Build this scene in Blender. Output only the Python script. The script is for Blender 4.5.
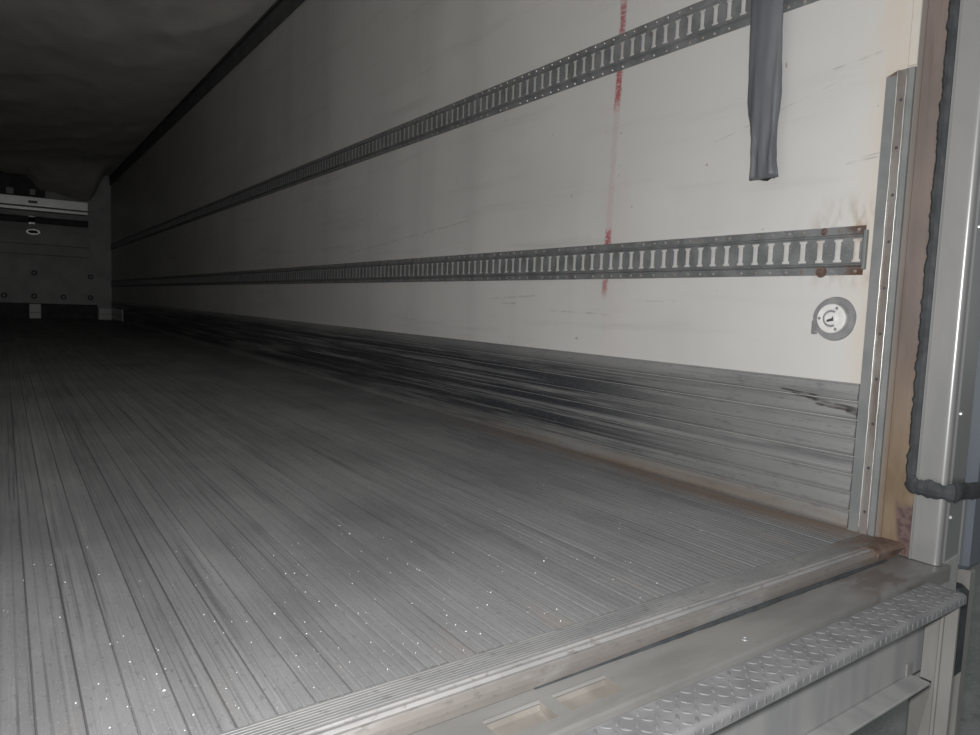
import bpy, math, random
from mathutils import Vector, Matrix, noise

random.seed(7)
scene = bpy.context.scene
for o in list(bpy.data.objects):
    bpy.data.objects.remove(o)

# ------------------------------------------------------------------ camera
YAW, PITCH, ROLL = 0.6148, -0.0869, 0.0382
fw = Vector((math.sin(YAW)*math.cos(PITCH), math.cos(YAW)*math.cos(PITCH), math.sin(PITCH)))
r0 = Vector((math.cos(YAW), -math.sin(YAW), 0)); u0 = r0.cross(fw)
rr = math.cos(ROLL)*r0 + math.sin(ROLL)*u0
uu = -math.sin(ROLL)*r0 + math.cos(ROLL)*u0
cam = bpy.data.cameras.new('camera'); cam.sensor_fit = 'HORIZONTAL'; cam.sensor_width = 36.0
cam.lens = 36.0*691.84/980.0; cam.clip_start = 0.02; cam.clip_end = 300
camo = bpy.data.objects.new('camera', cam); scene.collection.objects.link(camo)
M = Matrix((rr, uu, -fw)).transposed().to_4x4(); M.translation = Vector((-1.8722, -0.965, 0.5625))
camo.matrix_world = M
scene.camera = camo

# ------------------------------------------------------------------ world: even overcast daylight
w = bpy.data.worlds.new('overcast'); scene.world = w; w.use_nodes = True
bg = w.node_tree.nodes['Background']; bg.inputs[0].default_value = (0.95, 0.98, 1.0, 1); bg.inputs[1].default_value = 0.22

# the photographer's own lamp, held just above the lens
lamp = bpy.data.lights.new('hand_lamp', 'POINT'); lamp.energy = 149; lamp.color = (1.0, 0.993, 0.98); lamp.shadow_soft_size = 0.03
lampo = bpy.data.objects.new('hand_lamp', lamp); scene.collection.objects.link(lampo)
lampo.location = M.translation + uu*0.07 - rr*0.02 - fw*0.03

vs = scene.view_settings
vs.view_transform = 'Standard'; vs.look = 'None'; vs.gamma = 1; vs.use_curve_mapping = False
vs.exposure = 0.0

# ------------------------------------------------------------------ dimensions (metres)
L = 15.53          # length of the load space
WID = 2.50         # inside width; right wall at x = 0
TOP = 2.95
ZG = -1.25         # ground
SILL = -0.033

# ------------------------------------------------------------------ materials
class NT:
    def __init__(self, name):
        self.m = bpy.data.materials.new(name); self.m.use_nodes = True
        self.t = self.m.node_tree; self.b = self.t.nodes['Principled BSDF']
        self.pos = self.t.nodes.new('ShaderNodeNewGeometry').outputs['Position']
        self._s = None
    def lk(self, sock, v):
        if isinstance(v, (int, float)):
            sock.default_value = v
        elif isinstance(v, tuple):
            sock.default_value = (*v, 1) if len(v) == 3 and len(sock.default_value) == 4 else v
        else:
            self.t.links.new(v, sock)
    def xyz(self):
        if not self._s:
            n = self.t.nodes.new('ShaderNodeSeparateXYZ'); self.lk(n.inputs[0], self.pos); self._s = n.outputs
        return self._s
    def math(self, op, a, b=0.0, c=0.0, clamp=False):
        n = self.t.nodes.new('ShaderNodeMath'); n.operation = op; n.use_clamp = clamp
        for i, v in enumerate((a, b, c)): self.lk(n.inputs[i], v)
        return n.outputs[0]
    def mul(self, a, b): return self.math('MULTIPLY', a, b)
    def add(self, a, b): return self.math('ADD', a, b)
    def step(self, v, a, b, hi=1.0):
        n = self.t.nodes.new('ShaderNodeMapRange'); n.interpolation_type = 'SMOOTHSTEP'
        self.lk(n.inputs[0], v); n.inputs[1].default_value = a; n.inputs[2].default_value = b
        n.inputs[3].default_value = 0; n.inputs[4].default_value = hi
        return n.outputs[0]
    def vec(self, s):
        n = self.t.nodes.new('ShaderNodeVectorMath'); n.operation = 'MULTIPLY'
        self.lk(n.inputs[0], self.pos); n.inputs[1].default_value = s
        return n.outputs[0]
    def noise(self, scale, s=(1, 1, 1), detail=4, rough=0.55):
        n = self.t.nodes.new('ShaderNodeTexNoise'); self.lk(n.inputs['Vector'], self.vec(s))
        n.inputs['Scale'].default_value = scale; n.inputs['Detail'].default_value = detail
        n.inputs['Roughness'].default_value = rough
        return n.outputs[0]
    def mix(self, f, a, b):
        n = self.t.nodes.new('ShaderNodeMix'); n.data_type = 'RGBA'
        self.lk(n.inputs[0], f); self.lk(n.inputs[6], a); self.lk(n.inputs[7], b)
        return n.outputs[2]
    def window(self, v, a0, a1, b0, b1):
        return self.mul(self.step(v, a0, a1), self.math('SUBTRACT', 1.0, self.step(v, b0, b1)))
    def line(self, y0, z0, y1, z1, wd):
        """soft mask of a scratch from (y0,z0) to (y1,z1) in the plane of the side wall"""
        x, y, z = self.xyz()
        dl = math.hypot(y1-y0, z1-z0); ty, tz = (y1-y0)/dl, (z1-z0)/dl
        a = self.add(self.mul(self.math('SUBTRACT', y, y0), ty), self.mul(self.math('SUBTRACT', z, z0), tz))
        d = self.add(self.mul(self.math('SUBTRACT', y, y0), -tz), self.mul(self.math('SUBTRACT', z, z0), ty))
        d = self.math('ABSOLUTE', self.add(d, self.mul(self.math('SUBTRACT', self.noise(5), 0.5), wd*3)))
        return self.mul(self.math('SUBTRACT', 1.0, self.step(d, wd*0.4, wd)), self.window(a, 0, dl*0.1, dl*0.8, dl))
    def fin(self, col, rough=0.6, metal=0.0, bump=None, bs=0.3, bd=0.002, spec=0.5):
        self.lk(self.b.inputs['Base Color'], col); self.lk(self.b.inputs['Roughness'], rough)
        self.lk(self.b.inputs['Metallic'], metal); self.b.inputs['Specular IOR Level'].default_value = spec
        if bump is not None:
            n = self.t.nodes.new('ShaderNodeBump'); n.inputs['Strength'].default_value = bs
            n.inputs['Distance'].default_value = bd; self.lk(n.inputs['Height'], bump)
            self.t.links.new(n.outputs[0], self.b.inputs['Normal'])
        return self.m

def simple(name, c1, c2, scale=8, rough=0.6, metal=0.0, s=(1, 1, 1), bs=0.2, lo=0.35, hi=0.65, spec=0.5):
    n = NT(name); v = n.noise(scale, s)
    return n.fin(n.mix(n.step(v, lo, hi), c1, c2), rough, metal, n.noise(scale*6, s), bs, 0.001, spec)

def wall_material():
    n = NT('white_liner'); x, y, z = n.xyz()
    c = n.mix(n.step(n.noise(1.1, (1, .6, 1)), .35, .7), (0.575, 0.568, 0.553), (0.66, 0.65, 0.632))
    c = n.mix(n.step(n.noise(1.6, (1, 1.6, .12), 3), .5, .75, .35), c, (0.47, 0.46, 0.45))          # faint vertical panel staining
    c = n.mix(n.step(n.noise(7, (1, .10, 1.6), 5, .65), .52, .78, .36), c, (0.36, 0.34, 0.32))       # rubbed streaks along the load
    edge = n.mul(n.math('SUBTRACT', 1.0, n.step(y, -0.06, 0.07)), n.step(n.noise(9, (1, 1, .5)), .3, .6))
    c = n.mix(n.mul(edge, 0.40), c, (0.58, 0.46, 0.33))                                             # rust bleeding from the frame
    nearrail = n.mul(n.mul(n.window(z, .63, .70, .83, .92), n.math('SUBTRACT', 1.0, n.step(y, .02, .22))), n.step(n.noise(30, (1, 1, .35)), .42, .66))
    c = n.mix(n.mul(nearrail, 0.55), c, (0.33, 0.22, 0.15))
    spots = n.step(n.noise(26, (1, 1, 1), 2), .73, .77, .8)
    c = n.mix(spots, c, (0.33, 0.26, 0.22))
    # red sprayed line
    lean = n.math('ABSOLUTE', n.math('SUBTRACT', y, n.math('MULTIPLY_ADD', z, -0.022, 0.966)))
    core = n.math('SUBTRACT', 1.0, n.step(n.add(lean, n.mul(n.math('SUBTRACT', n.noise(45, (1, 1, .5)), .5), .022)), .008, .021))
    zz = n.math('MAXIMUM', n.math('MAXIMUM', n.window(z, 1.27, 1.36, 1.44, 1.46), n.mul(n.window(z, 1.57, 1.585, 1.66, 1.74), .9)),
                n.math('MAXIMUM', n.window(z, .80, .81, .855, .885), n.mul(n.window(z, .60, .66, .69, .70), .75)))
    zz = n.math('MAXIMUM', zz, n.mul(n.window(z, .55, .9, 1.6, 1.95), .16))
    red = n.mul(n.mul(core, zz), n.step(n.noise(110, (1, .5, 1)), .27, .54))
    c = n.mix(n.mul(red, .88), c, (0.36, 0.06, 0.07))
    pink = n.mul(n.math('SUBTRACT', 1.0, n.step(lean, .03, .22)), n.step(n.noise(5), .5, .75, .15))
    c = n.mix(pink, c, (0.60, 0.36, 0.33))
    for ln in [(0.55, 1.10, 0.05, 1.22, .0025), (0.12, 1.245, -.03, 1.262, .004), (0.06, .985, -.04, .992, .004), (0.02, .995, -.06, 1.005, .003),
               (1.85, .985, 3.6, .86, .005), (3.4, .93, 4.1, .93, .008), (1.35, .62, 1.75, .60, .005), (1.5, .585, 1.62, .585, .006), (0.9, .55, 1.3, .56, .004), (.6, .61, .8, .60, .003)]:
        c = n.mix(n.mul(n.mul(n.line(*ln), n.step(n.noise(24, (1, 1, 1)), .35, .62)), .38), c, (0.24, 0.22, 0.21))
    return n.fin(c, n.math('MULTIPLY_ADD', n.noise(6), .2, .33), 0, n.noise(14, (1, .4, .6)), .12, .004, .4)

def floor_material():
    n = NT('worn_floor_metal'); x, y, z = n.xyz()
    c = n.mix(n.step(n.noise(2.3, (1, .7, 1)), .3, .7), (0.185, 0.187, 0.193), (0.265, 0.267, 0.273))
    c = n.mix(n.step(n.noise(60, (1, .02, 1), 4, .7), .5, .72, .5), c, (0.34, 0.34, 0.345))        # worn bright lines
    c = n.mix(n.step(n.noise(42, (1, .015, 1), 4, .7), .54, .72, .75), c, (0.09, 0.09, 0.10))      # dirt in the grooves
    c = n.mix(n.step(n.noise(5, (1, .35, 1), 5, .6), .55, .78, .55), c, (0.16, 0.16, 0.165))
    c = n.mix(n.step(n.noise(140, (1, .4, 1), 2), .58, .72, .5), c, (0.13, 0.13, 0.13))
    c = n.mix(n.step(n.noise(320, (1, .5, 1), 2), .60, .70, .45), c, (0.38, 0.38, 0.38))
    c = n.mix(n.step(n.noise(24, (1, .18, 1), 5, .7), .52, .72, .4), c, (0.30, 0.30, 0.302))
    c = n.mix(n.step(n.noise(85, (1, .012, 1), 3, .7), .56, .70, .6), c, (0.10, 0.10, 0.105))
    c = n.mix(n.mul(n.math('SUBTRACT', 1.0, n.step(z, -0.0020, -0.0001)), n.step(n.noise(9, (1, .12, 1)), .2, .65, .85)), c, (0.085, 0.085, 0.09))                                  # grime down in the joints
    oi = n.t.nodes.new('ShaderNodeObjectInfo')
    hs = n.t.nodes.new('ShaderNodeHueSaturation'); n.lk(hs.inputs['Value'], n.math('MULTIPLY_ADD', oi.outputs['Random'], .12, .94)); n.lk(hs.inputs['Color'], c)
    c = hs.outputs[0]
    rx = n.math('MULTIPLY_ADD', y, .015, -.17)
    rust = n.mul(n.step(n.math('SUBTRACT', x, rx), 0, .12), n.math('SUBTRACT', 1.0, n.step(y, .9, 2.6)))
    rust = n.mul(rust, n.step(n.noise(12, (1, .15, 1)), .3, .55))
    c = n.mix(n.mul(rust, .7), c, (0.20, 0.135, 0.095))
    tan = n.mul(n.math('SUBTRACT', 1.0, n.step(y, -.05, .12)), n.step(n.noise(9, (1, .25, 1)), .52, .7, .5))
    c = n.mix(tan, c, (0.27, 0.235, 0.205))
    return n.fin(c, n.math('MULTIPLY_ADD', n.noise(18, (1, .05, 1)), .3, .42), 0.15, n.noise(80, (1, .03, 1)), .35, .0015, .35)

def scuff_material():
    n = NT('scuffed_aluminium'); x, y, z = n.xyz()
    c = n.mix(n.step(n.noise(1.3, (1, 1, 1)), .3, .7), (0.34, 0.345, 0.35), (0.46, 0.46, 0.455))
    c = n.mix(n.step(n.noise(16, (1, .03, 1.2), 5, .7), .48, .72, .8), c, (0.10, 0.105, 0.115))     # long dark rub marks
    c = n.mix(n.step(n.noise(34, (1, .03, 1.3), 4, .7), .58, .74, .6), c, (0.56, 0.56, 0.55))
    c = n.mix(n.step(n.noise(70, (1, .25, 1.2), 3, .7), .56, .72, .4), c, (0.12, 0.12, 0.13))
    dark = n.mul(n.window(z, .03, .08, .32, .385), n.step(y, .0, 1.2))  # reflection of the dark far end, painted into the middle slats
    c = n.mix(n.mul(dark, n.step(n.noise(13, (1, .035, 2.4), 5, .75), .36, .54, .92)), c, (0.060, 0.064, 0.075))
    c = n.mix(n.step(n.noise(180, (1, .35, 1), 3, .7), .52, .70, .45), c, (0.30, 0.305, 0.31))
    tan = n.mul(n.math('SUBTRACT', 1.0, n.step(z, .0, .06)), n.math('SUBTRACT', 1.0, n.step(y, .6, 2.6)))
    c = n.mix(n.mul(tan, n.step(n.noise(10, (1, .2, 1)), .3, .6, .7)), c, (0.34, 0.24, 0.16))
    for ln in [(.16, .352, .07, .340, .005), (.12, .343, -.05, .328, .005), (.09, .330, -.03, .322, .005), (.0, .325, -.07, .314, .010), (.2, .36, .06, .352, .004)]:
        c = n.mix(n.mul(n.mul(n.line(*ln), n.step(n.noise(60, (1, .4, 2)), .3, .6)), .8), c, (0.06, 0.05, 0.045))
    return n.fin(c, n.math('MULTIPLY_ADD', n.noise(22, (1, .04, 1)), .3, .30), 0.55, n.noise(70, (1, .03, 1)), .35, .0012)

def track_material():
    n = NT('galvanised_track'); x, y, z = n.xyz()
    c = n.mix(n.step(n.noise(14), .35, .65), (0.17, 0.175, 0.18), (0.24, 0.245, 0.25))
    c = n.mix(n.step(n.noise(120, (1, .5, 1), 2), .60, .72, .6), c, (0.32, 0.31, 0.30))
    v = n.mul(n.math('SUBTRACT', 1.0, n.step(y, -.005, .07)), n.step(n.math('ABSOLUTE', n.math('SUBTRACT', z, .751)), .030, .055))
    end = n.math('MAXIMUM', v, n.math('SUBTRACT', 1.0, n.step(y, -.021, -.008)))
    rust = n.mul(end, n.step(n.noise(38), .22, .5))
    c = n.mix(rust, c, (0.12, 0.065, 0.045))
    c = n.mix(n.step(n.noise(3.4, (1, 1, 3), 4), .66, .72, .5), c, (0.14, 0.085, 0.06))
    return n.fin(c, .5, .25, n.noise(160), .25, .0008)

def jamb_material():
    n = NT('rusted_jamb_paint'); x, y, z = n.xyz()
    c = n.mix(n.step(n.noise(6, (1, 1, .4)), .35, .65), (0.155, 0.125, 0.112), (0.21, 0.168, 0.150))
    low = n.math('SUBTRACT', 1.0, n.step(n.add(z, n.mul(n.noise(7), .25)), .25, .75))
    c = n.mix(n.mul(low, .9), c, n.mix(n.step(n.noise(13, (1, 1, .35)), .4, .65), (0.165, 0.115, 0.072), (0.225, 0.165, 0.108)))
    c = n.mix(n.step(n.noise(22, (1, 2.5, .12), 4), .56, .72, .5), c, (0.12, 0.085, 0.07))
    c = n.mix(n.mul(n.step(y, -.120, -.108), .45), c, (0.22, 0.21, 0.20))
    flake = n.mul(n.math('SUBTRACT', 1.0, n.step(n.add(z, n.mul(n.noise(20), .06)), .12, .15)), n.math('SUBTRACT', 1.0, n.step(n.add(y, n.mul(z, -.12)), -.166, -.155)))
    c = n.mix(flake, c, n.mix(n.step(n.noise(55), .4, .6), (0.085, 0.055, 0.052), (0.14, 0.095, 0.088)))
    return n.fin(c, .62, 0, n.noise(50, (1, 1, .4)), .45, .002, .35)

MAT = {}
MAT['wall'] = wall_material(); MAT['floor'] = floor_material(); MAT['scuff'] = scuff_material()
MAT['track'] = track_material(); MAT['jamb'] = jamb_material()
MAT['rivet'] = simple('rivet_head', (0.42, 0.41, 0.40), (0.30, 0.24, 0.2), 30, .4, .4)
MAT['steel'] = simple('brushed_steel', (0.44, 0.44, 0.44), (0.52, 0.52, 0.515), 5, .30, .75, (1, 1, .2), .05)
MAT['post'] = simple('post_steel', (0.31, 0.31, 0.315), (0.37, 0.367, 0.362), 6, .36, .45, (1, 1, .25), .08)
MAT['polish'] = simple('polished_edge', (0.85, 0.85, 0.84), (0.62, 0.60, 0.57), 40, .42, .9, (1, 1, .5), .05)
MAT['guard'] = simple('grey_guard_steel', (0.20, 0.21, 0.21), (0.25, 0.255, 0.255), 9, .5, .2)
MAT['guardmid'] = simple('brown_stained_steel', (0.30, 0.28, 0.265), (0.20, 0.17, 0.155), 14, .45, .4, (1, 1, .4))
MAT['black'] = simple('black_rubber', (0.030, 0.034, 0.038), (0.05, 0.054, 0.058), 20, .7, 0, bs=.5)
MAT['dark'] = simple('dark_metal', (0.05, 0.05, 0.055), (0.08, 0.08, 0.085), 8, .6)
MAT['mould'] = simple('moulding_black', (0.085, 0.085, 0.088), (0.12, 0.12, 0.122), 5, .6)
MAT['sleeve'] = simple('grey_vinyl', (0.105, 0.113, 0.125), (0.15, 0.157, 0.168), 7, .48, 0, (1, 1, .3), .25)
MAT['fabric'] = simple('chute_canvas', (0.66, 0.64, 0.60), (0.74, 0.72, 0.675), 3, .85, 0, bs=.3)
MAT['sill'] = simple('worn_sill_steel', (0.27, 0.265, 0.255), (0.36, 0.355, 0.345), 7, .5, .25, (.5, 2, 1), .15)
def thresh_material():
    n = NT('ribbed_threshold_metal'); x, y, z = n.xyz()
    c = n.mix(n.step(n.noise(8, (.4, 2, 1)), .35, .65), (0.19, 0.19, 0.195), (0.25, 0.249, 0.247))
    c = n.mix(n.step(n.noise(30, (.3, 1.5, 1), 4, .7), .5, .72, .6), c, (0.17, 0.17, 0.172))
    bare = n.mul(n.math('SUBTRACT', 1.0, n.step(y, -.136, -.126)), n.step(n.noise(12, (.5, 3, 1)), .35, .6))
    c = n.mix(n.mul(bare, .6), c, (0.33, 0.32, 0.31))
    brown = n.mul(n.math('SUBTRACT', 1.0, n.step(y, -.160, -.152)), n.step(n.noise(16, (.4, 2, 1)), .25, .55))
    c = n.mix(n.mul(brown, .75), c, (0.145, 0.127, 0.112))
    c = n.mix(n.step(n.noise(90, (.5, 1, 1), 3, .7), .55, .7, .5), c, (0.11, 0.10, 0.095))
    rust = n.mul(n.step(n.add(x, n.mul(n.noise(15), .1)), -.20, -.02), n.step(n.noise(25, (.5, 2, 1)), .3, .55))
    c = n.mix(n.mul(rust, .8), c, (0.15, 0.095, 0.065))
    return n.fin(c, .5, .2, n.noise(80, (.3, 1, 1)), .3, .001)
MAT['thresh'] = thresh_material()
MAT['tread'] = simple('tread_plate_steel', (0.17, 0.17, 0.177), (0.225, 0.225, 0.23), 14, .6, .15, bs=.35)
MAT['lozenge'] = simple('worn_lozenge_steel', (0.14, 0.14, 0.146), (0.20, 0.20, 0.206), 40, .68, .1, bs=.3)
MAT['paint'] = simple('grey_step_paint', (0.30, 0.305, 0.305), (0.38, 0.38, 0.375), 9, .5, .15, (1.5, 1, .15), .15)
MAT['postpaint'] = simple('pale_bracket_paint', (0.20, 0.195, 0.186), (0.255, 0.25, 0.24), 8, .55, 0, (1, 1, .3))
MAT['pocket'] = simple('tan_stained_steel', (0.185, 0.17, 0.152), (0.24, 0.222, 0.20), 14, .5, .2, bs=.3)
MAT['bluegrey'] = simple('blue_grey_door_skin', (0.11, 0.125, 0.15), (0.15, 0.165, 0.185), 6, .5, 0, (1, 1, .2))
MAT['bulk'] = simple('bulkhead_plastic', (0.50, 0.50, 0.50), (0.62, 0.62, 0.615), 3, .5)
MAT['unit'] = simple('unit_housing_metal', (0.82, 0.82, 0.81), (0.90, 0.90, 0.89), 3, .40, .7, bs=.05)
MAT['foot'] = simple('pale_foot_paint', (0.86, 0.86, 0.85), (0.93, 0.93, 0.92), 3, .35, 0)
MAT['plug'] = simple('white_plug_plastic', (0.70, 0.69, 0.68), (0.80, 0.795, 0.78), 25, .4)
MAT['plugring'] = simple('grey_sealant', (0.20, 0.20, 0.205), (0.26, 0.26, 0.265), 30, .6)
MAT['chip'] = simple('white_crumbs', (0.55, 0.55, 0.54), (0.75, 0.75, 0.73), 60, .4)
MAT['headrust'] = simple('rusty_flange', (0.10, 0.06, 0.045), (0.15, 0.11, 0.09), 30, .7)

def sill_material():
    n = NT('stained_sill_steel'); x, y, z = n.xyz()
    c = n.mix(n.step(n.noise(7, (.5, 2, 1)), .35, .65), (0.195, 0.192, 0.184), (0.25, 0.247, 0.238))
    stain = n.mul(n.window(x, -.40, -.28, -.12, -.05), n.step(n.noise(14, (.7, 1.6, 1)), .42, .6))
    c = n.mix(n.mul(stain, .7), c, (0.125, 0.10, 0.095))
    c = n.mix(n.step(n.noise(60, (.4, 1, 1), 3), .62, .75, .4), c, (0.18, 0.175, 0.17))
    return n.fin(c, n.math('MULTIPLY_ADD', n.noise(9), .2, .38), .25, n.noise(60), .15, .001)
MAT['sill'] = sill_material()

def ground_material():
    n = NT('yard_concrete')
    c = n.mix(n.step(n.noise(3), .35, .65), (0.24, 0.265, 0.25), (0.32, 0.345, 0.325))
    c = n.mix(n.step(n.noise(60, detail=3), .56, .66, .7), c, (0.42, 0.44, 0.42))
    c = n.mix(n.step(n.noise(1.7), .6, .66, .5), c, (0.16, 0.15, 0.145))
    return n.fin(c, .85, 0, n.noise(80), .5, .004)
MAT['ground'] = ground_material()

# ------------------------------------------------------------------ mesh helpers
COL = scene.collection

class MB:
    def __init__(self): self.v = []; self.f = []
    def quad(self, a, b, c, d):
        i = len(self.v); self.v += [a, b, c, d]; self.f.append((i, i+1, i+2, i+3))
    def poly(self, pts):
        i = len(self.v); self.v += list(pts); self.f.append(tuple(range(i, i+len(pts))))
    def box(self, x0, x1, y0, y1, z0, z1, bev=0.0):
        if bev <= 0:
            i = len(self.v)
            self.v += [(x, y, z) for z in (z0, z1) for y in (y0, y1) for x in (x0, x1)]
            self.f += [tuple(i+k for k in q) for q in ((0, 2, 3, 1), (4, 5, 7, 6), (0, 1, 5, 4), (2, 6, 7, 3), (0, 4, 6, 2), (1, 3, 7, 5))]
        else:
            b = min(bev, (x1-x0)*.45, (y1-y0)*.45, (z1-z0)*.45)
            def ring(z, ins):
                a0, a1, c0, c1 = x0+ins, x1-ins, y0+ins, y1-ins
                return [(a0+b, c0, z), (a1-b, c0, z), (a1, c0+b, z), (a1, c1-b, z), (a1-b, c1, z), (a0+b, c1, z), (a0, c1-b, z), (a0, c0+b, z)]
            self.loft([ring(z0, b*.7), ring(z0+b, 0), ring(z1-b, 0), ring(z1, b*.7)], True, True)
        return self
    def loft(self, rings, closed=True, caps=False):
        i = len(self.v); n = len(rings[0])
        for r in rings: self.v += list(r)
        for k in range(len(rings)-1):
            for j in range(n if closed else n-1):
                a = i+k*n+j; b = i+k*n+(j+1) % n
                self.f.append((a, b, b+n, a+n))
        if caps:
            self.f.append(tuple(i+j for j in range(n-1, -1, -1)))
            self.f.append(tuple(i+(len(rings)-1)*n+j for j in range(n)))
        return self
    def cyl(self, c, axis, r, h, n=16, r2=None, caps=True):
        """tapered cylinder from c along axis ('x','y','z') by h"""
        r2 = r if r2 is None else r2
        def ring(t, rad):
            o = []
            for k in range(n):
                a = 2*math.pi*k/n; p, q = rad*math.cos(a), rad*math.sin(a)
                d = {'x': (t, p, q), 'y': (q, t, p), 'z': (p, q, t)}[axis]
                o.append((c[0]+d[0], c[1]+d[1], c[2]+d[2]))
            return o
        return self.loft([ring(0, r), ring(h, r2)], True, caps)
    def build(self, name, mat, parent=None, smooth=False, origin=None, label=None, cat=None, group=None, kind=None):
        me = bpy.data.meshes.new(name)
        if parent is not None:
            off = Vector(parent.matrix_world.translation) if False else parent_world(parent)
        elif origin is not None:
            off = Vector(origin)
        else:
            xs, ys, zs = zip(*self.v)
            off = Vector(((min(xs)+max(xs))/2, (min(ys)+max(ys))/2, min(zs)))
        own = Vector((0, 0, 0))
        me.from_pydata([tuple(Vector(v)-off) for v in self.v], [], self.f)
        me.validate(); me.update()
        import bmesh
        bm = bmesh.new(); bm.from_mesh(me)
        bmesh.ops.remove_doubles(bm, verts=bm.verts, dist=1e-6)
        bmesh.ops.recalc_face_normals(bm, faces=bm.faces); bm.to_mesh(me); bm.free()
        if smooth:
            for p in me.polygons: p.use_smooth = True
        me.materials.append(MAT[mat])
        o = bpy.data.objects.new(name, me); COL.objects.link(o)
        if parent is not None: o.parent = parent
        else: o.location = off
        tag(o, label, cat, group, kind)
        return o

def sst(a, b, v):
    t = max(0, min(1, (v-a)/(b-a))); return t*t*(3-2*t)

def parent_world(p):
    v = Vector((0, 0, 0))
    while p is not None:
        v += Vector(p.location); p = p.parent
    return v

def tag(o, label=None, cat=None, group=None, kind=None):
    if label: o['label'] = label
    if cat: o['category'] = cat
    if group: o['group'] = group
    if kind: o['kind'] = kind
    return o

def thing(name, loc, label, cat, group=None, kind=None):
    o = bpy.data.objects.new(name, None); COL.objects.link(o); o.location = loc
    o.empty_display_size = .05
    return tag(o, label, cat, group, kind)

def copy_part(o, dloc):
    c = o.copy(); COL.objects.link(c); c.location = Vector(o.location)+Vector(dloc)
    return c

# ================================================================== STRUCTURE
MB().box(-30, 30, -30, 45, ZG-.3, ZG).build('ground', 'ground', kind='structure', label='pale speckled concrete yard below the trailer', cat='ground')

wr = MB().box(0, .08, -.104, L, -.15, 3.05).build('wall_right', 'wall', kind='structure', label='white liner wall of the trailer with a red sprayed line', cat='wall')
wl = MB().box(-WID-.08, -WID, -.075, L, -.15, 3.05).build('wall_left', 'wall', kind='structure', label='white liner wall on the left of the load space', cat='wall')
MB().box(-WID-.08, .08, L, L+.08, -.15, 3.05).build('wall_front', 'bulk', kind='structure', label='plain grey front wall at the far dark end', cat='wall')
MB().box(-WID-.08, .08, -.075, L+.08, 3.05, 3.12).build('ceiling', 'wall', kind='structure', label='trailer ceiling above the canvas air chute', cat='ceiling')
fl = MB().box(-WID, 0, -.0787, L, -.14, -.006).build('floor', 'floor', kind='structure', label='grey grooved metal floor running to the front', cat='floor')

# floor planks, one long grooved extrusion each
NB = 46; BW = WID/NB
prof = [(.0, -.0022), (.0010, -.0019), (.0018, -.0003), (.0034, 0), (.0150, 0), (.0157, -.0005), (.0180, -.0005), (.0187, 0),
        (.0345, 0), (.0352, -.0005), (.0375, -.0005), (.0382, 0), (BW-.0030, 0), (BW-.0012, -.0004), (BW-.0003, -.0019), (BW, -.0022)]
base = None
for i in range(NB):
    x0 = -WID+i*BW
    if base is None:
        m = MB(); m.loft([[(x0+a, yy, b) for a, b in prof] for yy in (-.0787, .3, 1, 2, 4, 8, L)], closed=False)
        base = m.build('floor_plank', 'floor', fl); o = base
    else:
        o = copy_part(base, (i*BW, 0, 0)); o.parent = fl
    o.location.z += random.uniform(-.0005, .0004) if i else 0

# dark moulding where wall and ceiling meet
def moulding(name, s):
    X = 0 if s > 0 else -WID
    pr = [(0, 2.768), (.012, 2.765), (.020, 2.775), (.020, 2.84), (.026, 2.87), (.028, 2.885), (.028, 2.93), (0, 2.95)]
    m = MB(); m.loft([[(X-s*a, yy, b) for a, b in pr] for yy in (-.07, 5, 10, L)], True, True)
    m.build(name, 'mould', kind='structure', label='black moulding strip along the top of the %s wall' % ('right' if s > 0 else 'left'), cat='moulding')
moulding('trim_1', 1); moulding('trim_2', -1)

# rear header beam
MB().box(-WID-.14, .14, -.255, -.08, 2.78, 3.12, .01).build('trim_3', 'post', kind='structure', label='steel header beam over the rear opening', cat='beam')

# ================================================================== scuff liner: ribbed kick panel on the right wall
sc = thing('baseboard_right', (0, 7.7, 0), 'ribbed grey aluminium scuff panel low on the right wall', 'kick panel', kind='structure')
NS = 8; SH = .397/NS
sp = [(0, .0005), (.0045, .0010), (.0085, .004), (.0095, .010), (.0070, SH*.55), (.0048, SH-.007), (.0060, SH-.004), (.0040, SH-.0012), (0, SH-.0008)]
b0 = None
for i in range(NS):
    if b0 is None:
        m = MB(); m.loft([[(-a, yy, b) for a, b in sp] for yy in (-.032, .3, 1, 2.5, 5, 10, L-.01)], True, True)
        b0 = m.build('scuff_slat', 'scuff', sc); o = b0
    else:
        o = copy_part(b0, (0, 0, i*SH)); o.parent = sc
    if i: o.location.x += random.uniform(-.0010, .0010)
# left wall carries the same panel
scl = thing('baseboard_left', (-WID, 7.7, 0), 'ribbed grey aluminium scuff panel low on the left wall', 'kick panel', kind='structure')
b0 = None
for i in range(NS):
    if b0 is None:
        m = MB(); m.loft([[(-WID+a, yy, b) for a, b in sp] for yy in (-.032, .3, 1, 2.5, 5, 10, L-.01)], True, True)
        b0 = m.build('scuff_slat', 'scuff', scl); o = b0
    else:
        o = copy_part(b0, (0, 0, i*SH)); o.parent = scl

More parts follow.
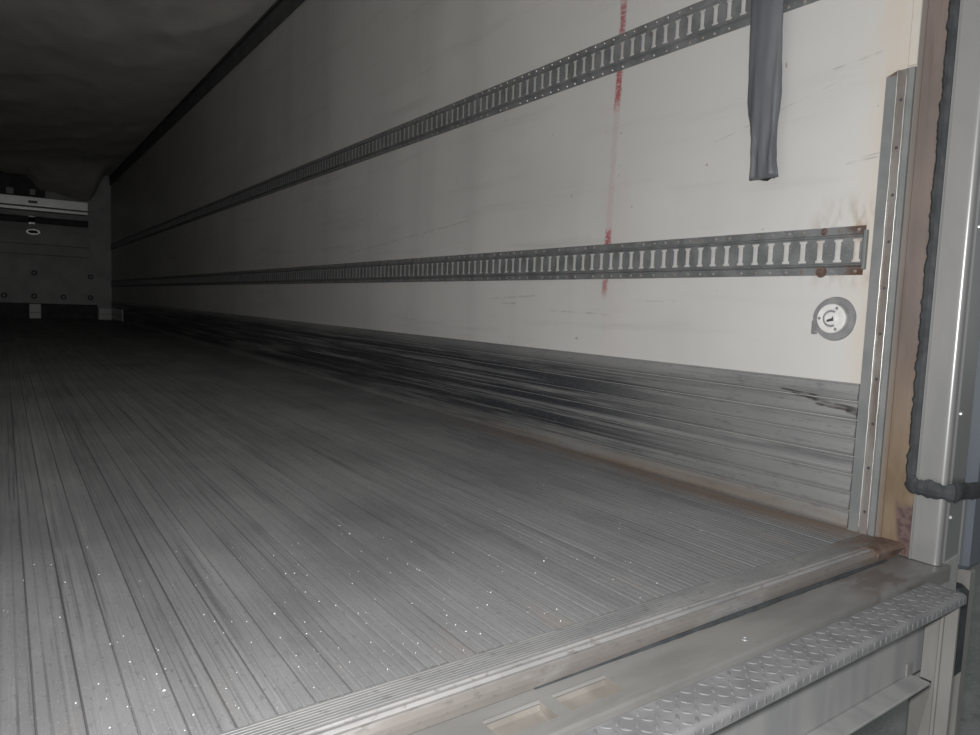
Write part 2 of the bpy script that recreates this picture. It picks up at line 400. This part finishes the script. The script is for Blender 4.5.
# ================================================================== slotted cargo tracks
PITCH_S = .0508; Y0 = .0043
def cargo_track(zb, label, ystart):
    H = .131; D = .009; F = .003
    t = thing('cargo_track', (0, 7.7, zb), label, 'cargo track', 'slotted cargo tracks along the right wall')
    yend = L-.01
    m = MB()
    P = lambda d, y, h: (-d, y, zb+h)
    ys = [ystart]+[Y0-PITCH_S/2+k*PITCH_S for k in range(0, int((yend-Y0)/PITCH_S))]+[yend]
    # flanges and raised ridges, full length
    def strip(pts):
        m.loft([[P(d, yy, h) for d, h in pts] for yy in (ystart, .5, 2, 6, yend)], closed=False)
    strip([(0, 0), (F, .0006), (F, .021), (D+.005, .0255), (D+.005, .0280), (D, .0310)])
    strip([(0, H), (F, H-.0006), (F, H-.021), (D+.005, H-.0255), (D+.005, H-.0280), (D, H-.0310)])
    a, b = .0310, H-.0310
    lv = [.0345, .0415, .0895, .0965]
    m.quad(P(D, ystart, a), P(D, ys[1], a), P(D, ys[1], b), P(D, ystart, b))
    m.quad(P(D, ys[-2], a), P(D, yend, a), P(D, yend, b), P(D, ys[-2], b))
    for k in range(len(ys)-3):
        y0, y1 = ys[k+1], ys[k+2]; c = (y0+y1)/2
        m.quad(P(D, y0, a), P(D, y1, a), P(D, y1, lv[0]), P(D, y0, lv[0]))
        m.quad(P(D, y0, lv[3]), P(D, y1, lv[3]), P(D, y1, b), P(D, y0, b))
        hw = [.0125, .0125, .0085, .0085, .0125, .0125]
        for q, wd in ((0, .0125), (1, .0085), (2, .0125)):
            h0, h1 = lv[q], lv[q+1]
            m.quad(P(D, y0, h0), P(D, c-wd, h0), P(D, c-wd, h1), P(D, y0, h1))
            m.quad(P(D, c+wd, h0), P(D, y1, h0), P(D, y1, h1), P(D, c+wd, h1))
            for s in (-1, 1):
                m.quad(P(D, c+s*wd, h0), P(D, c+s*wd, h1), P(D-.003, c+s*wd, h1), P(D-.003, c+s*wd, h0))
    # closed rear end
    m.poly([P(d, ystart, h) for d, h in [(0, 0), (F, .0006), (F, .021), (D+.005, .0255), (D+.005, .0280), (D, .0310), (D, H-.0310), (D+.005, H-.0280), (D+.005, H-.0255), (F, H-.021), (F, H-.0006), (0, H)]])
    m.build('rail', 'track', t)
    # rivets along both flanges
    rv = MB()
    y = ystart+.018; k = 0
    while y < 7.5:
        for h in (.0105, H-.0105):
            if random.random() < .12: continue
            yy = y+random.uniform(-.004, .004)
            rv.cyl((-F, yy, zb+h), 'x', .0052, -.0026, 8, .0030)
        y += PITCH_S
    o = rv.build('rivets', 'rivet', t, kind='stuff')
    cp = MB().box(-.015, -.001, ystart-.009, ystart-.0005, zb+.014, zb+.118, .002)
    cp.build('end_cap', 'guard', t)
    return t
t1 = cargo_track(.6855, 'lower slotted steel cargo track with rusted end, above the scuff panel', -.0135)
t2 = cargo_track(1.4455, 'upper slotted steel cargo track passing behind the hanging grey sleeve', -.0135)
# domed rusty bolt holding the near end of the lower track
m = MB(); m.cyl((-.003, .100, .6955), 'x', .016, -.005, 16, .014); m.cyl((-.008, .100, .6955), 'x', .008, -.004, 10, .005)
m.build('rusty_washer', 'headrust', t1)
m = MB(); m.cyl((-.003, .100, .806), 'x', .010, -.006, 14, .006); m.build('rusty_washer', 'headrust', t1)

# ================================================================== round plug in the wall
pl = thing('wall_plug', (0, .053, .505), 'round white plug in a grey sealant ring beside the door guard', 'plug')
PC = (0, .053, .567)
rg = MB()
R_o = []; N = 40
def ringpts(x, r, c=PC, wob=0):
    return [(x, c[1]+r*(1+wob*math.sin(3*a+1)+wob*.6*math.sin(7*a))*math.cos(a), c[2]+r*(1+wob*math.sin(3*a+1))*math.sin(a)) for a in [2*math.pi*k/N for k in range(N)]]
rg.loft([ringpts(0, .0605, wob=.012), ringpts(-.005, .0585, wob=.012), ringpts(-.006, .046), ringpts(-.004, .040)], True, True)
rg.build('sealant_ring', 'plugring', pl)
tb = MB(); tb.box(-.005, 0, .098, .116, .522, .560, .004); tb.build('sealant_tab', 'plugring', pl)
PD = (0, .0585, .567)
pd = MB()
pd.loft([ringpts(x, r, PD) for x, r in ((-.004, .0405), (-.0085, .0402), (-.0105, .0380), (-.0105, .0262), (-.0088, .0248), (-.0088, .0185), (-.0118, .0172), (-.0128, .0150))], True, True)
disc = pd.build('plug_disc', 'plug', pl)
# grey crescent groove, key notch and three screw heads
cr = MB(); rings = []
for k in range(17):
    a = math.radians(60+k*15)
    rings.append([(-.0086, PD[1]+.0185*math.cos(a), PD[2]+.0185*math.sin(a)), (-.0094, PD[1]+.0185*math.cos(a), PD[2]+.0185*math.sin(a)), (-.0094, PD[1]+.0235*math.cos(a), PD[2]+.0235*math.sin(a)), (-.0086, PD[1]+.0235*math.cos(a), PD[2]+.0235*math.sin(a))])
rings = [[(x, 2*PD[1]-y, z) for x, y, z in r] for r in rings]
cr.loft(rings, True, True); cr.build('groove', 'plugring', disc)
kn = MB()
kp = [(.010, -.004), (-.004, .001), (-.008, .007), (-.010, -.006), (-.003, -.007), (.008, -.010)]
kn.loft([[(-.0128, PD[1]+a, PD[2]+b) for a, b in kp], [(-.0138, PD[1]+a, PD[2]+b) for a, b in kp]], True, True)
kn.build('key_notch', 'dark', disc)
for a in (62, 180, -62):
    a = math.radians(a)
    MB().cyl((-.0103, PD[1]-.0325*math.cos(a), PD[2]+.0325*math.sin(a)), 'x', .0046, -.0012, 10, .004).build('screw', 'plugring', disc)

# ================================================================== guard channel at the rear end of the wall
gd = thing('jamb_guard', (-.01, -.057, 0), 'grey bolted steel guard channel between white wall and brown jamb', 'guard')
ZT = 1.192
m = MB(); m.box(-.0105, 0, -.0665, -.0370, 0, ZT-.006)
m.build('guard_strip', 'guard', gd)
tri = ((-.037, ZT-.006), (-.0665, ZT-.006), (-.0665, ZT+.006))
m = MB(); m.loft([[(-.0110, y, z) for y, z in tri], [(0, y, z) for y, z in tri]], True, True)
m.build('guard_top', 'headrust', gd)
m = MB(); m.box(-.0115, 0, -.0890, -.0665, 0, ZT+.004); m.build('guard_web', 'guardmid', gd)
m = MB(); m.box(-.0090, 0, -.1040, -.0890, 0, ZT+.006); m.build('guard_strip', 'guard', gd)
for yy in (-.0665, -.0885):
    m = MB(); rings = []
    nz = 60
    for k in range(nz+1):
        z = (ZT+.004)*k/nz; d = random.uniform(-.0006, .0006)
        rings.append([(-.0110, yy+.0017+d, z), (-.0150, yy+.0012+d, z), (-.0162, yy+d, z), (-.0150, yy-.0012+d, z), (-.0110, yy-.0017+d, z)])
    m.loft(rings, True, True); m.build('edge_bead', 'polish', gd, smooth=True)
z = .06
while z < ZT:
    MB().cyl((-.0115, -.0775+random.uniform(-.001, .001), z), 'x', .0042, -.0018, 8, .003).build('bolt', 'dark', gd)
    z += .118
# cream edge strip of the liner above the guard
MB().box(-.004, 0, -.1035, -.0835, ZT+.012, 2.76, .0015).build('trim_4', 'wall', kind='structure', label='thin cream edge strip of the wall above the guard channel', cat='strip')

# ================================================================== rusty jamb panel
jm = MB()
jp = [(.004, -.1045), (-.001, -.1060), (-.001, -.1180), (-.0045, -.1205), (-.0045, -.1560), (-.001, -.1600), (-.001, -.1890), (.05, -.1890), (.05, -.1045)]
jm.loft([[(a, b, z) for a, b in jp] for z in (-.03, .15, .5, 1.2, 2.78)], True, True)
jm.build('rear_jamb', 'jamb', label='brown rust-stained jamb beside the black door gasket', cat='jamb')

# ================================================================== steel corner post
ps = thing('corner_post', (.06, -.22, SILL), 'shiny rounded steel corner post at the rear opening', 'post')
pp = [(.03, -.190), (-.003, -.1895), (-.006, -.1915), (-.006, -.194), (-.001, -.1965)]
pp += [(-.001, -.240)]
for k in range(9):
    a = math.pi/2*k/8
    pp.append((-.001+.011*(1-math.cos(a)), -.246-.011*math.sin(a)))
pp += [(.020, -.2568), (.030, -.2500), (.045, -.2440), (.045, -.20), (.03, -.20)]
m = MB(); m.loft([[(a, b, z) for a, b in pp] for z in (SILL+.002, .5, 1.2, 2.78)], True, True)
pm = m.build('post_face', 'post', ps)
for p in pm.data.polygons: p.use_smooth = abs(p.normal.z) < .5
es = pm.modifiers.new('edge', 'EDGE_SPLIT'); es.split_angle = math.radians(25)
m = MB(); m.box(.045, .128, -.252, -.20, -.115, 2.78, .003); m.build('outer_flange', 'steel', ps)
for z in (.083, .345, .80):
    MB().cyl((.058, -.252, z), 'y', .006, -.004, 10, .004).build('bolt', 'polish', ps)
m = MB()   # foot plate under the post, behind the step end
pts = [(-.055, -.263, SILL-.004), (.045, -.256, SILL), (.128, -.254, SILL+.01), (.128, -.254, -.13), (-.055, -.263, -.13)]
m.loft([pts, [(a, b+.009, c) for a, b, c in pts]], True, True); m.build('foot_plate', 'paint', ps)

# left side of the rear frame (outside the picture, closes the opening)
pl_ = thing('corner_post', (-WID-.06, -.16, SILL), 'plain steel corner post on the left of the rear opening', 'post')
MB().box(-WID-.128, -WID-.001, -.258, -.08, SILL, 2.78, .008).build('post_face', 'post', pl_)

# ================================================================== black gasket
gk = ps
m = MB(); rings = []; nz = 500
for k in range(nz+1):
    z = .150+(2.77-.150)*k/nz
    j = .004*noise.noise((0, 3, z*11))+.004*noise.noise((0, 9, z*38))+.003*noise.noise((0, 5, z*90))
    wd = .0235+.004*noise.noise((4, 1, z*3))
    ye = -.1905; yl = ye+wd+j
    th = .014+.004*noise.noise((2, 7, z*30))
    rings.append([(-.002, ye, z), (-.008, ye-.0005, z), (-th, ye+.007, z), (-th*.95, yl-.007, z), (-.006, yl, z), (-.002, yl-.002, z)])
m.loft(rings, True, True); m.build('side_seal', 'black', gk, label='ragged black rubber gasket')
m = MB(); rings = []
path = [(-.006, -.176, .168), (-.012, -.188, .158), (-.014, -.205, .157), (-.014, -.228, .158), (-.012, -.252, .156), (.004, -.272, .155), (.030, -.275, .155), (.060, -.272, .154), (.095, -.272, .152), (.130, -.272, .147), (.20, -.27, .140)]
fine = []
for a, b in zip(path, path[1:]):
    for k in range(4):
        t = k/4; fine.append(tuple(a[i]*(1-t)+b[i]*t for i in range(3)))
fine.append(path[-1])
for i, q in enumerate(fine):
    q0 = Vector(fine[max(0, i-1)]); q1 = Vector(fine[min(len(fine)-1, i+1)])
    d = (q1-q0).normalized(); up = Vector((0, 0, 1)); n = d.cross(up).normalized(); up = n.cross(d).normalized()
    hh = .021+.004*noise.noise((i*.21, 2, 5))+.003*noise.noise((i*.7, 8, 1)); tt = .008+.002*noise.noise((i*.33, 7, 9))
    rings.append([tuple(Vector(q)+n*tt*math.cos(2*math.pi*k/10)+up*(hh*math.sin(2*math.pi*k/10)+.003*noise.noise((i*.5, k*.9, 3)))) for k in range(10)])
m.loft(rings, True, True); m.build('bottom_seal', 'black', gk, label='frayed black rubber gasket end')

# ================================================================== threshold
th = thing('threshold_plate', (-1.25, -.12, -.03), 'ribbed metal threshold strip across the rear edge of the floor', 'threshold')
tp = [(-.0787, -.03), (-.0787, -.0015)]
y = -.080
while y > -.128:
    tp += [(y, .0006), (y-.0042, .0006), (y-.0047, -.0003), (y-.0058, -.0003)]; y -= .0062
for zz in (.0006, -.001, -.004):
    tp += [(y, zz-.0012), (y-.0025, zz), (y-.0065, zz), (y-.0085, zz-.0022)]; y -= .0105
tp += [(-.1610, -.0085), (-.1645, -.013), (-.1660, -.020), (-.1660, -.032)]
m = MB(); xs = [-WID+k*(WID-.002)/40 for k in range(41)]
m.loft([[(xx, a, b) for a, b in tp] for xx in xs], True, True); m.build('ribbed_plate', 'thresh', th)
m = MB(); rings = []
for k in range(121):
    xx = -1.20+1.13*k/120
    e = .003*noise.noise((xx*14, 0, 1))+.003*noise.noise((xx*45, 5, 1))
    f = (.18+.55*sst(0, 60, k))*(1-.5*sst(95, 120, k))
    rings.append([(xx, -.1650, -.0325), (xx, -.1655, -.0325+.008*f), (xx, -.1660-.004*f, -.0325+.009*f+e*.3), (xx, -.1670-.009*f-e*f, -.0325+.004*f), (xx, -.1670-.010*f-e*f, -.0325)])
m.loft(rings, True, True); m.build('rubber_seal', 'black', th)
# rust crust where floor, jamb and threshold meet
m = MB(); rings = []
for k in range(41):
    t = k/40; xx = -.115+.113*t; h = .0003+.004*t*t+.002*noise.noise((xx*60, 1, 1))*t
    rings.append([(xx, -.1665, -.025), (xx, -.1680-.012*t*t+.003*noise.noise((xx*50, 3, 3)), -.012+.006*t), (xx, -.160-.008*t, -.006+h+.004*t), (xx, -.150, h), (xx, -.135+.012*t, h*.8), (xx, -.128+.016*t, .0002)])
m.loft(rings, True, True); m.build('rust_crust', 'headrust', th)

# ================================================================== sill with two latch pockets
sl = thing('sill_plate', (-1.25, -.215, -.074), 'worn grey steel sill below the threshold with two latch pockets', 'sill')
X = [-WID, -1.318, -1.214, -1.188, -1.076, .045]
ya, yb = -.268, -.165
m = MB()
yc = [ya, -.2420, -.1920, yb]
holes = {(1, 1), (3, 1)}
for i in range(5):
    for j in range(3):
        if (i, j) in holes: continue
        m.quad((X[i], yc[j], SILL), (X[i+1], yc[j], SILL), (X[i+1], yc[j+1], SILL), (X[i], yc[j+1], SILL))
ZB = -.072
m.quad((X[0], ya, SILL), (X[-1], ya, SILL), (X[-1], ya-.001, SILL-.006), (X[0], ya-.001, SILL-.006))
m.quad((X[0], ya-.001, SILL-.006), (X[-1], ya-.001, SILL-.006), (X[-1], ya, ZB), (X[0], ya, ZB))
m.quad((X[0], yb, SILL), (X[-1], yb, SILL), (X[-1], yb, ZB), (X[0], yb, ZB))
m.quad((X[0], ya, ZB), (X[-1], ya, ZB), (X[-1], yb, ZB), (X[0], yb, ZB))
for xx in (X[0], X[-1]): m.quad((xx, ya, SILL), (xx, yb, SILL), (xx, yb, ZB), (xx, ya, ZB))
m.build('plate', 'sill', sl)
for i in (1, 3):
    xa, xb = X[i], X[i+1]; a, b = yc[1], yc[2]; zb_ = SILL-.022
    k = MB(); zc = SILL-.013
    k.quad((xa, a, SILL), (xb, a, SILL), (xb, a+.001, zb_), (xa, a+.001, zb_))
    k.quad((xa, b, SILL), (xb, b, SILL), (xb, b-.008, zc), (xa, b-.008, zc))
    k.quad((xa, a+.001, zb_), (xb, a+.001, zb_), (xb, b-.008, zc), (xa, b-.008, zc))
    k.poly([(xa, a, SILL), (xa, b, SILL), (xa, b-.008, zc), (xa, a+.001, zb_)])
    k.poly([(xb, a, SILL), (xb, b, SILL), (xb, b-.008, zc), (xb, a+.001, zb_)])
    k.build('latch_pocket', 'pocket', sl)
    q = MB(); q.cyl((xa, b-.003, SILL-.002), 'x', .0035, xb-xa, 8); q.build('pocket_lip', 'sill', sl)
m = MB(); m.loft([[(-.757+r*math.cos(a), -.238+r*math.sin(a), SILL+h) for a in [2*math.pi*k/16 for k in range(16)]] for r, h in ((.008, 0), (.007, .002), (.005, .002), (.004, .0003))], True, True)
m.build('plug_ring', 'guard', sl)

# ================================================================== diamond-plate step
st = thing('step_bumper', (-1.25, -.29, -.30), 'grey diamond-plate step with channel beam below the sill', 'step')
ZS = -.050; XE = -.080
m = MB(); tp = [(-.2695, ZS-.012), (-.2695, ZS)]
yf = -.352
tp += [(yf+.010, ZS)]
for k in range(1, 7):
    a = math.pi/2*k/6; tp.append((yf+.010-.010*math.sin(a), ZS-.010+.010*math.cos(a)))
tp += [(yf, ZS-.022), (yf+.006, ZS-.024), (yf+.006, ZS-.012)]
m.loft([[(xx, a, b) for a, b in tp] for xx in (-WID, -1.5, -.8, XE-.004, XE)], True, True)
tr = m.build('tread', 'tread', st)
m = MB()
def lozenge(cx, cy, ang):
    n = 8; ln, wd, h = .0100, .0036, .0014
    ca, sa = math.cos(ang), math.sin(ang)
    def rg(sc, z): return [(cx+ca*ln*sc*math.cos(t)-sa*wd*sc*math.sin(t), cy+sa*ln*sc*math.cos(t)+ca*wd*sc*math.sin(t), z) for t in [2*math.pi*k/n for k in range(n)]]
    m.loft([rg(1, ZS-.0005), rg(.8, ZS+h*.75), rg(.35, ZS+h)], True, True)
GX = .0225
for i in range(int((WID+XE)/GX)):
    for j in range(4):
        cx = XE-.016-i*GX; cy = -.280-j*.0195
        lozenge(cx, cy, math.radians(45 if (i+j) % 2 == 0 else -45))
# worn ends of the lozenges rolling over the front edge
for i in range(int((WID+XE)/(GX*1.0))):
    cx = XE-.016-i*GX
    n = 6
    m.loft([[(cx+.0045*math.cos(t), yf+.0005, ZS-.013+.0085*math.sin(t)) for t in [2*math.pi*k/n for k in range(n)]], [(cx+.003*math.cos(t), yf-.0008, ZS-.013+.0065*math.sin(t)) for t in [2*math.pi*k/n for k in range(n)]]], True, True)
m.build('raised_lozenges', 'lozenge', tr, kind='stuff')
m = MB(); m.box(-WID, XE+.055, -.250, -.240, -.292, -.0725); m.build('web', 'paint', st)
m = MB(); m.box(-WID, XE-.004, -.296, -.2505, -.294, -.286, .002); m.build('lower_flange', 'paint', st)
# end bracket
m = MB()
bp = [(-.338, ZS-.025), (-.272, ZS-.025), (-.272, -.284), (-.297, -.284), (-.297, -.296), (-.268, -.50), (-.240, -.80), (-.338, -.80)]
m.loft([[(XE, a, b) for a, b in bp], [(XE+.008, a, b) for a, b in bp]], True, True); m.build('end_bracket', 'postpaint', st)
m = MB(); m.box(XE-.010, XE+.01, -.3125, -.305, -.80, ZS-.022, .002); m.build('bracket_rib', 'postpaint', st)
m = MB(); m.box(XE-.030, XE, -.2545, -.2502, -.286, -.255, .001); m.build('weld_plate', 'postpaint', st)

# ================================================================== things outside at the right
dr = thing('door_1', (.22, .35, -.06), 'dark blue-grey rear door folded back along the outside', 'door', kind='structure')
MB().box(.165, .275, -.262, .98, -.075, 2.76, .012).build('door_panel', 'bluegrey', dr)
MB().box(.140, .165, -.25, -.20, -.06, .12, .004).build('hinge', 'steel', dr)
bm_ = thing('dock_bumper', (.18, -.25, -.37), 'black rubber bumper block beside the end of the step', 'bumper')
MB().box(.131, .205, -.262, -.17, -.365, -.120, .012).build('rubber_block', 'black', bm_)
MB().box(.132, .202, -.17, -.155, -.36, -.125, .003).build('backing_plate', 'guard', bm_)
lp = thing('underride_post', (.2, -.2, -.9), 'pale steel post standing below the black bumper', 'post')
MB().box(.131, .19, -.245, -.165, -.90, -.367, .006).build('post_box', 'postpaint', lp)
MB().box(.206, .25, -.255, -.165, -.90, -.085, .006).build('side_channel', 'postpaint', lp)
MB().box(.19, .206, -.20, -.165, -.90, -.367).build('web', 'postpaint', lp)
MB().box(-WID+.01, .03, -.19, -.10, -.42, -.125, .004).build('rear_crossmember', 'guard', label='steel cross beam under the rear sill', cat='beam')

# ================================================================== hanging grey sleeve
sv = MB(); rings = []
prof_s = [(.955, .2760, .086), (.972, .2760, .092), (.990, .2770, .085), (1.02, .2800, .076), (1.07, .2850, .079), (1.12, .2895, .087), (1.17, .2920, .101), (1.205, .2930, .107), (1.25, .2955, .104), (1.32, .3000, .103), (1.40, .3040, .104), (1.48, .3070, .105), (1.60, .311, .107), (2.0, .32, .11), (2.75, .33, .12)]
NR = 28
def lerp_prof(z):
    for a, b in zip(prof_s, prof_s[1:]):
        if a[0] <= z <= b[0]:
            t = (z-a[0])/(b[0]-a[0]); t = t*t*(3-2*t) if b[0]-a[0] < .1 else t
            return a[1]*(1-t)+b[1]*t, a[2]*(1-t)+b[2]*t
    return prof_s[-1][1:]
zs = [.970+.012*k for k in range(60)]; zs += [zs[-1]+.05*k for k in range(1, 23)]
for z in zs:
    c, wd = lerp_prof(min(z, 2.75)); r = []
    for k in range(NR):
        a = 2*math.pi*k/NR
        yy = c+wd/2*math.copysign(abs(math.cos(a))**.8, math.cos(a))
        fold = .006*math.sin(yy*190+z*3+1.2)+.005*noise.noise((yy*45, z*5, 2))+.004*noise.noise((yy*20, z*14, 7))
        fold *= min(1.0, .35+abs(1.45-z)*1.6)
        xx = -.040+(.018*math.sin(a))-(fold if math.sin(a) < 0 else -fold*.3)
        zz = z
        if z < .99: zz += .008*noise.noise((yy*60, 3, 1))-(.006 if .40 < (yy-c)/wd+.5 < .55 else 0)
        r.append((xx, yy, zz))
    rings.append(r)
sv.loft(rings, True, True)
sv.build('hanging_sleeve', 'sleeve', smooth=True, label='dark grey folded vinyl sleeve hanging in front of the upper track', cat='sleeve')

# ================================================================== canvas air chute under the ceiling
ac = thing('air_chute', (-1.25, 7.7, 2.9), 'wrinkled grey-brown canvas air chute slung under the ceiling', 'air chute')
m = MB(); NX, NY = 70, 300; rows = []
for j in range(NY+1):
    y = -.05+(15.30+.05)*j/NY; row = []
    for i in range(NX+1):
        x = -WID+.03+(WID-.06)*i/NX
        u = min(-x, WID+x)                      # distance from the nearer wall
        sag = .05*sst(0, .8, u)
        wr_ = .022*(1-abs(noise.noise((x*1.7+y*.45, y*.55-x*.3, 3.1)))*2.6)
        wr_ += .009*(1-abs(noise.noise((x*3.5-y*.9, y*1.2+x*.5, 8.2)))*2.6)
        wr_ += .006*noise.noise((x*5, y*2.0, 1.5))
        wr_ *= sst(0, .35, u)
        z = 2.925-sag-wr_
        dr_ = sst(13.4, 15.2, y)
        A = .50*sst(.12, .42, -x)-.14*sst(.5, 1.1, -x)-.26*sst(1.2, 1.5, -x)
        z -= dr_*A
        row.append((x, y, z))
    rows.append(row)
m.loft(rows, closed=False)
m.build('canvas', 'fabric', ac, smooth=True)
m = MB(); m.box(-.046, -.031, -.04, L-.25, 2.900, 2.925, .003); m.build('edge_batten', 'dark', ac)

# ================================================================== front end: bulkhead, unit, feet
YB = L-.14
bk = thing('front_bulkhead', (-1.4, YB, 0), 'grey studded bulkhead panel across the far front wall', 'bulkhead')
m = MB()
bpz = [(.300, 0), (.40, 0), (1.15, 0), (1.32, .012), (1.40, .02), (1.70, .05), (1.86, .09)]
rings = []
for z, dy in bpz:
    xr = -.265-.16*sst(.9, 1.75, z)
    rings.append([(-WID+.02, YB+dy, z), (-1.9, YB+dy, z), (-1.0, YB+dy, z), (xr, YB+dy, z), (xr+.012, YB+.13, z), (-WID+.02, YB+.13, z)])
m.loft(rings, True, True); body = m.build('panel', 'bulk', bk)
MB().box(-WID+.02, -.262, L-.055, L-.002, .002, .300).build('gap_shade', 'dark', bk)  # dark box standing in for the shade in the gap below the panel
for z in (1.25, 1.45):
    MB().box(-WID+.03, -.40, YB-.004+(.012 if z > 1.3 else 0), YB+.03, z-.008, z+.008, .003).build('crease', 'guard', bk)
for x, z in [(-1.354, .892), (-.39, .867), (-1.848, .438), (-1.361, .438), (-.87, .438), (-.395, .445), (-2.33, .438), (-2.33, .892)]:
    g = MB().cyl((x, YB-.001, z), 'y', .052, -.012, 16, .046).build('stud', 'dark', bk)
    MB().cyl((x, YB-.012, z), 'y', .030, -.010, 12, .020).build('stud_cap', 'bulk', g)
m = MB()
N2 = 24
ov = lambda rx, rz, y: [(-1.357+rx*math.cos(2*math.pi*k/N2), y, 1.69+rz*math.sin(2*math.pi*k/N2)) for k in range(N2)]
m.loft([ov(.115, .055, YB+.06), ov(.115, .055, YB+.025), ov(.085, .032, YB+.025), ov(.085, .032, YB+.06)], True, True); h = m.build('handle_rim', 'unit', bk)
m = MB(); m.loft([ov(.086, .033, YB+.045), ov(.086, .033, YB+.034)], True, True); m.build('handle_recess', 'dark', h)

un_ = thing('cooling_unit', (-1.4, L-.06, 1.88), 'pale horizontal housing of the cooling unit above the bulkhead', 'cooling unit')
MB().box(-WID+.02, -.42, L-.10, L-.005, 1.865, 1.985, .01).build('gap_panel', 'dark', un_)
MB().box(-WID+.02, -.42, L-.13, L-.10, 1.985, 2.085, .01).build('lower_band', 'bulk', un_)
MB().box(-WID+.02, -.42, L-.16, L-.005, 2.095, 2.165, .01).build('middle_band', 'unit', un_)
MB().box(-WID+.02, -.42, L-.16, L-.005, 2.178, 2.36, .01).build('upper_band', 'unit', un_)
MB().box(-1.43, -1.28, L-.166, L-.155, 2.235, 2.285, .004).build('badge', 'guard', un_)
MB().box(-WID+.02, -1.15, L-.10, L-.005, 2.365, 2.95, .01).build('outlet_housing', 'dark', un_)
for x0, x1, z0, z1 in [(-1.78, -1.66, 2.38, 2.50), (-1.40, -1.31, 2.40, 2.51), (-2.05, -1.92, 2.42, 2.55)]:
    MB().box(x0, x1, L-.125, L-.10, z0, z1, .006).build('outlet_flap', 'bulk', un_)
MB().box(-1.41, -1.345, YB+.08, L-.10, 1.86, 2.00, .004).build('latch', 'unit', un_)

for x0, x1, lab in [(-1.446, -1.252, 'pale square foot under the middle of the front bulkhead'), (-.255, -.020, 'pale square foot in the far corner by the right wall')]:
    f = thing('support_block', ((x0+x1)/2, L-.08, 0), lab, 'foot', 'feet under the bulkhead')
    MB().box(x0, x1, L-.16, L-.058, .001, .285 if x0 < -1 else .24, .008).build('block', 'foot', f)
    MB().box(x0-.006, x1+.006, L-.168, L-.058, .11, .125, .003).build('band', 'bulk', f)
f = thing('corner_block', (-.015, 14.2, .001), 'pale corner block on the right wall near the front corner', 'block')
MB().box(-.030, -.011, 13.75, 15.30, .03, .25, .006).build('block', 'foot', f)
MB().box(-.034, -.011, 13.74, 15.31, .125, .14, .003).build('band', 'bulk', f)

# ================================================================== crumbs on the floor
m = MB(); random.seed(3)
for k in range(260):
    if k < 170:
        x = random.gauss(-1.45, .35); y = abs(random.gauss(0, .30))-.07
    else:
        x = random.uniform(-2.45, -.15); y = -.07+abs(random.gauss(0, .9))
    if not (-2.45 < x < -.1): continue
    s = random.uniform(.0005, .0013)*(1.5 if random.random() < .06 else 1)
    e = random.uniform(.6, 1.6); z = .0009
    m.loft([[(x+s*e, y, z), (x, y+s, z), (x-s*e, y, z), (x, y-s, z)], [(x+s*.5, y, z+s), (x, y+s*.5, z+s*1.2), (x-s*.5, y, z+s), (x, y-s*.5, z+s*.8)]], True, True)
m.build('floor_crumbs', 'chip', label='tiny white crumbs scattered over the metal floor', cat='crumbs', kind='stuff')
